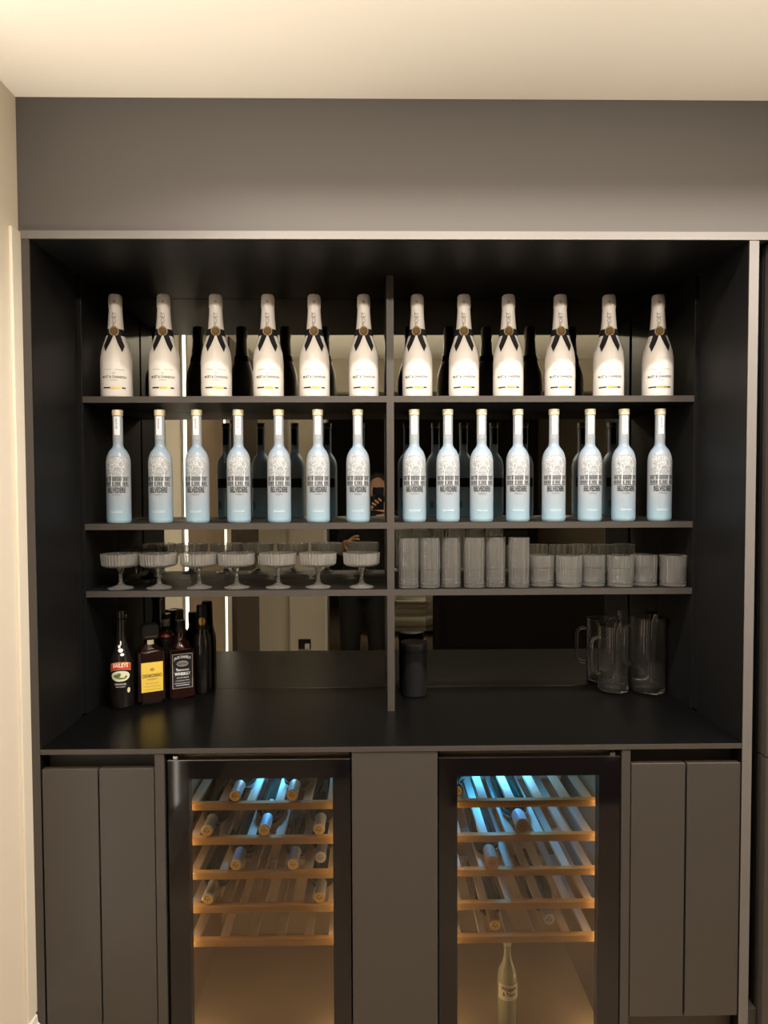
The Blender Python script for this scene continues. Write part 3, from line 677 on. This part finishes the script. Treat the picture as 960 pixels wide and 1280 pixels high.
link('lettering', text_me('lettering', 'LYNCHBURG, TENN.', .0050, fw3, INKW, 0, .058, sx=.9), None, t)
link('label_line', strip_me('label_line', rect(-.024, .024, .0495, .0505) + rect(-.020, .020, .043, .0445), fw3, INKW), None, t)
# two bottles behind
HP = [(0, 0), (.026, 0), (.028, .003), (.028, .15), (.0265, .172), (.022, .188), (.0185, .205), (.0172, .225), (.0160, .275), (.0150, .282), (0, .282)]
t = thing('liqueur_bottle', 'dark round bottle with amber neck seal behind the whiskey', 'liqueur bottle', (.287, .475, CT), math.radians(15))
link('bottle_body', lathe_me('bottle_body', [q for q in HP if q[1] < .21] + [(0, .206)], 30, material=DGLASS), None, t)
link('foil_capsule', lathe_me('foil_capsule', [(0, .2)] + [(r + .0006, z) for r, z in HP if z > .2], 30, material=BLACK), None, t)
link('neck_seal', strip_me('neck_seal', ellipse(0, .232, .012, .013, 12), cyl_wrap(HP[1:], .0016), mat('amber_seal', (.60, .36, .07), .35, metal=.5)), None, t)
RP = [(0, 0), (.025, 0), (.027, .003), (.027, .165), (.024, .182), (.016, .200), (.0135, .215), (.0135, .255), (0, .255)]
t = thing('liqueur_bottle', 'dark bottle with a red shoulder band, wedged behind the yellow-labelled one', 'liqueur bottle', (.172, .478, CT), math.radians(18))
link('bottle_body', lathe_me('bottle_body', RP, 30, material=DGLASS), None, t)
link('shoulder_band', strip_me('shoulder_band', rect(-.024, .024, .183, .199, 8), cyl_wrap(RP[1:], .0010), mat('dark_red_label', (.22, .015, .02), .4)), None, t)
link('neck_label', strip_me('neck_label', rect(-.011, .011, .216, .238, 6), cyl_wrap(RP[1:], .0010), mat('pale_neck_label', (.55, .52, .46), .5)), None, t)

# ------------------------------------------------------------------ room behind the camera, seen in the mirror
t = thing('sideboard', 'black gloss sideboard reflected at lower right of the mirror', 'sideboard', (0, 0, 0))
box('tall_section', 1.215, 1.82, -2.15, -1.555, .0, 1.285, BGLASS, t, .002)
box('low_section', 1.822, 2.60, -2.15, -1.555, .0, 1.06, BGLASS, t, .002)
t = thing('sofa', 'cream rounded sofa reflected beside the divider at counter height', 'sofa', (1.75, -4.7, 0))
def cushion(name, x0, x1, y0, y1, z0, z1, bev):
    bm = bmesh.new(); box_bm(bm, x0, x1, y0, y1, z0, z1); bmesh.ops.bevel(bm, geom=bm.edges[:], offset=bev, segments=5, affect='EDGES')
    link(name, bm_mesh(name, bm, True), SOFAM, t)
cushion('sofa_base', -.95, .95, -.45, .42, .05, .30, .08); cushion('seat_cushion', -.74, .0, -.30, .44, .30, .46, .07); cushion('seat_cushion', .0, .74, -.30, .44, .30, .46, .07)
cushion('backrest', -.95, .95, -.50, -.26, .25, .86, .11); cushion('armrest', -1.0, -.76, -.46, .40, .10, .62, .10); cushion('armrest', .76, 1.0, -.46, .40, .10, .62, .10)
lamp('added_far_lamp', 'SPOT', (1.3, -4.0, 2.49), 70, WARM, .05, (1.4, -4.6, .3), 60, 1)  # unseen lamp and fitting added to brighten the sofa
t = thing('added_downlight', 'added ceiling downlight over the reflected cream sofa', 'downlight', (1.3, -4.0, HC))
link('trim_ring', lathe_me('trim_ring', [(.040, -.002), (.040, -.006), (.052, -.004), (.052, 0)], 24, material=WHITEP), None, t)

# person photographing, standing at the camera
def skinned(name, verts, edges, radii, material, parent, sub=1, root=0):
    me = bpy.data.meshes.new(name); me.from_pydata([tuple(v) for v in verts], edges, []); me.update()
    o = link(name, me, material, parent); o.modifiers.new('skin', 'SKIN')
    if not me.skin_vertices: pass
    for i, r in enumerate(radii):
        r = r if isinstance(r, tuple) else (r, r)
        me.skin_vertices[0].data[i].radius = r
        me.skin_vertices[0].data[i].use_root = (i == root)
    o.modifiers['skin'].use_smooth_shade = True
    s = o.modifiers.new('sub', 'SUBSURF'); s.levels = sub; s.render_levels = sub
    return o
PX, PY = .80, -2.0
per = thing('person', 'person in black clothes holding a phone up to photograph, reflected in the mirror', 'person', (PX, PY, 0))
hipx = -.03
def loft(bm, rings, n=20):
    """rings: (x, y, z, rx, ry) horizontal ellipses"""
    R_ = [[bm.verts.new((x + rx * math.cos(2 * PI * k / n), y + ry * math.sin(2 * PI * k / n), z)) for k in range(n)] for x, y, z, rx, ry in rings]
    for A, B in zip(R_, R_[1:]):
        for k in range(n): bm.faces.new((A[k], A[(k + 1) % n], B[(k + 1) % n], B[k]))
    bm.faces.new(R_[0][::-1]); bm.faces.new(R_[-1])
def limb(bm, pts, rad, n=14):
    P = [Vector(p) for p in pts]; Q = []; Rr = []
    for i in range(len(P) - 1):
        for j in range(5): Q.append(P[i].lerp(P[i + 1], j / 5)); Rr.append(rad[i] + (rad[i + 1] - rad[i]) * j / 5)
    Q.append(P[-1]); Rr.append(rad[-1])
    me = tube_me('t', Q, Rr, n); bm.from_mesh(me); bpy.data.meshes.remove(me)
    for p, r in zip(P, rad): bmesh.ops.create_uvsphere(bm, u_segments=12, v_segments=8, radius=r * .98, matrix=Matrix.Translation(p))
def fused(name, bm, material, voxel, smooth=4):
    o = link(name, bm_mesh(name, bm, True), material, per)
    r = o.modifiers.new('remesh', 'REMESH'); r.mode = 'VOXEL'; r.voxel_size = voxel; r.use_smooth_shade = True
    k = o.modifiers.new('smooth', 'SMOOTH'); k.factor = .6; k.iterations = smooth
    return o
h = hipx
TOR = [(h, -.02, .80, .13, .09), (h, -.02, .90, .165, .105), (h + .003, -.02, 1.0, .145, .095), (.0, -.03, 1.10, .145, .098), (.025, -.03, 1.22, .168, .108), (.045, -.03, 1.31, .178, .105), (.052, -.03, 1.37, .150, .085), (.060, -.025, 1.405, .085, .062), (.065, -.015, 1.43, .055, .055)]
SHL, ELL, WRL = (-.115, -.03, 1.335), (-.185, -.05, 1.12), (-.15, .10, 1.185)
SHR, ELR, WRR = (.215, -.03, 1.335), (.30, .06, 1.13), (.158, .240, 1.375)
legs = [[(h + s * .085, -.02, .86), (h + s * .098, .01, .47), (h + s * .10, -.03, .09)] for s in (-1, 1)]
bm = bmesh.new(); loft(bm, [(x, y, z, rx * .86, ry * .86) for x, y, z, rx, ry in TOR[:-1]] + [TOR[-1], (.066, -.005, 1.49, .052, .055)])
limb(bm, (SHL, ELL, WRL), (.048, .040, .026)); limb(bm, (SHR, ELR, WRR), (.048, .040, .026))
for L2 in legs: limb(bm, L2, (.080, .052, .036)); limb(bm, (L2[2], (L2[2][0], .10, .045)), (.036, .028))
fused('body', bm, SKIN, .011)
bm = bmesh.new(); loft(bm, [(x, y, z, rx + .010, ry + .010) for x, y, z, rx, ry in TOR[1:-1]])
for A, B in ((SHL, ELL), (SHR, ELR)): limb(bm, (A, Vector(A).lerp(Vector(B), .72)), (.066, .060))
fused('shirt', bm, TEE, .010)
bm = bmesh.new(); loft(bm, [(h, -.02, .80, .150, .108), (h, -.02, .88, .178, .118), (h + .003, -.02, .98, .160, .108)])
for L2 in legs: limb(bm, L2, (.098, .072, .058))
fused('trousers', bm, TEE, .010)
for L2 in legs:
    bm = bmesh.new(); bmesh.ops.create_uvsphere(bm, u_segments=20, v_segments=12, radius=1)
    for v in bm.verts:
        x, y, z = v.co; v.co = (x * .046 * (1 + .12 * y) + L2[2][0], y * .135 + .04, max(.002, .045 + z * (.050 - .018 * y)))
    link('shoe', bm_mesh('shoe', bm, True), TEE, per)
# head with face
HX, HY, HZ = .068, .02, 1.545
bm = bmesh.new(); bmesh.ops.create_uvsphere(bm, u_segments=32, v_segments=24, radius=1)
for v in bm.verts:
    x, y, z = v.co; w_ = .076 * (1 - .22 * max(0, -z) ** 1.5); d_ = .098 * (1 - .10 * max(0, -z))
    X, Y, Z = x * w_, y * d_, z * .112
    fx = abs(X)
    if y > .3:
        Y += .020 * math.exp(-((X / .013) ** 2 + ((Z + .010) / .020) ** 2))          # nose
        Y -= .010 * (math.exp(-(((fx - .030) / .014) ** 2 + ((Z - .014) / .011) ** 2)))   # eye sockets
        Y += .006 * math.exp(-((X / .022) ** 2 + ((Z + .048) / .008) ** 2))             # lips
        Y += .008 * math.exp(-((X / .025) ** 2 + ((Z + .088) / .02) ** 2))              # chin
    v.co = (X + HX, Y + HY, Z + HZ)
link('head', bm_mesh('head', bm, True), SKIN, per)
for s in (-1, 1):
    e = lathe_me('eye', [(0, -.011), (.008, -.008), (.011, 0), (.008, .008), (0, .011)], 14, material=mat('eye_white', (.7, .68, .65), .3)); o = link('eye', e, None, per, (HX + s * .030, HY + .082, HZ + .012))
    bm = bmesh.new(); bmesh.ops.create_uvsphere(bm, u_segments=12, v_segments=8, radius=1)
    for v in bm.verts: v.co = (v.co.x * .010 + HX + s * .077, v.co.y * .018 + HY - .01, v.co.z * .030 + HZ)
    link('ear', bm_mesh('ear', bm, True), SKIN, per)
bm = bmesh.new(); bmesh.ops.create_uvsphere(bm, u_segments=28, v_segments=20, radius=1)
for v in bm.verts:
    x, y, z = v.co; n_ = 1 + .03 * math.sin(x * 17) * math.sin(y * 13 + z * 11)
    v.co = (x * .083 * n_ + HX, y * .100 * n_ + HY - .016, z * .108 * n_ + HZ + .018)
for f in [f for f in bm.faces if f.calc_center_median().z < HZ + .058 and f.calc_center_median().y > HY - .02 or f.calc_center_median().z < HZ - .05]: bm.faces.remove(f)
link('hair', bm_mesh('hair', bm, True), HAIR, per)
bm = bmesh.new(); bmesh.ops.create_uvsphere(bm, u_segments=24, v_segments=16, radius=1)
for v in bm.verts: x, y, z = v.co; v.co = (x * .066 + HX, y * .090 + HY + .004, z * .070 + HZ - .052)
for f in [f for f in bm.faces if f.calc_center_median().z > HZ - .035]: bm.faces.remove(f)
link('beard', bm_mesh('beard', bm, True), HAIR, per)
# hands: right one closed round the phone, left one relaxed
def hand(name, wrist, d, side, spread, curl, scale=1.0):
    w0 = Vector(wrist); d = Vector(d).normalized(); s_ = Vector(side).normalized(); n_ = d.cross(s_).normalized()
    V = [w0, w0 + d * .045, w0 + d * .075]; Ed = [(0, 1), (1, 2)]; Rr = [(.024, .018), (.034, .015), (.036, .013)]
    for k, (off, ln) in enumerate(((-.030, .068), (-.010, .078), (.010, .073), (.030, .058))):
        b_ = w0 + d * .085 + s_ * off; V.append(b_); Ed.append((2, len(V) - 1)); Rr.append(.0095); cur = b_; dd = d + s_ * off * spread; dd.normalize(); prev = len(V) - 1
        for j, fr in enumerate((.42, .32, .26)):
            a = curl * (j + .6); dn = (dd * math.cos(a) + n_ * math.sin(a)).normalized(); cur = cur + dn * ln * fr; V.append(cur); Ed.append((prev, len(V) - 1)); prev = len(V) - 1; Rr.append(.0088 - j * .0008)
    b_ = w0 + d * .030 - s_ * .030; V.append(b_); Ed.append((0, len(V) - 1)); Rr.append(.013); prev = len(V) - 1
    for j in range(2): b_ = b_ + (d * .6 - s_ * .55 + n_ * curl * .6).normalized() * .032; V.append(b_); Ed.append((prev, len(V) - 1)); prev = len(V) - 1; Rr.append(.0105 - j * .001)
    return skinned(name, V, Ed, Rr, SKIN, per, 1)
hand('right_hand', (.150, .255, 1.388), (-.55, .18, .45), (.45, .1, .6), 4, .32)
hand('left_hand', (-.150, .100, 1.185), (.45, .8, .2), (.3, -.3, .9), 4, .25)
ph = thing('phone', 'black phone held up in front of the face, seen in the mirror', 'phone', (CAM.x + .028, -1.712, CAM.z - .058))
box('phone_body', -.037, .037, 0, .009, -.075, .075, PHONEM, ph, .003)
for dx, dz in ((-.022, .058), (-.022, .036)):
    o = link('camera_lens', lathe_me('camera_lens', [(0, .002), (.006, .002), (.0075, 0), (.0075, -.001), (0, -.001)], 16, material=BGLASS), None, ph, (dx, .0095, dz), (-PI / 2, 0, 0))
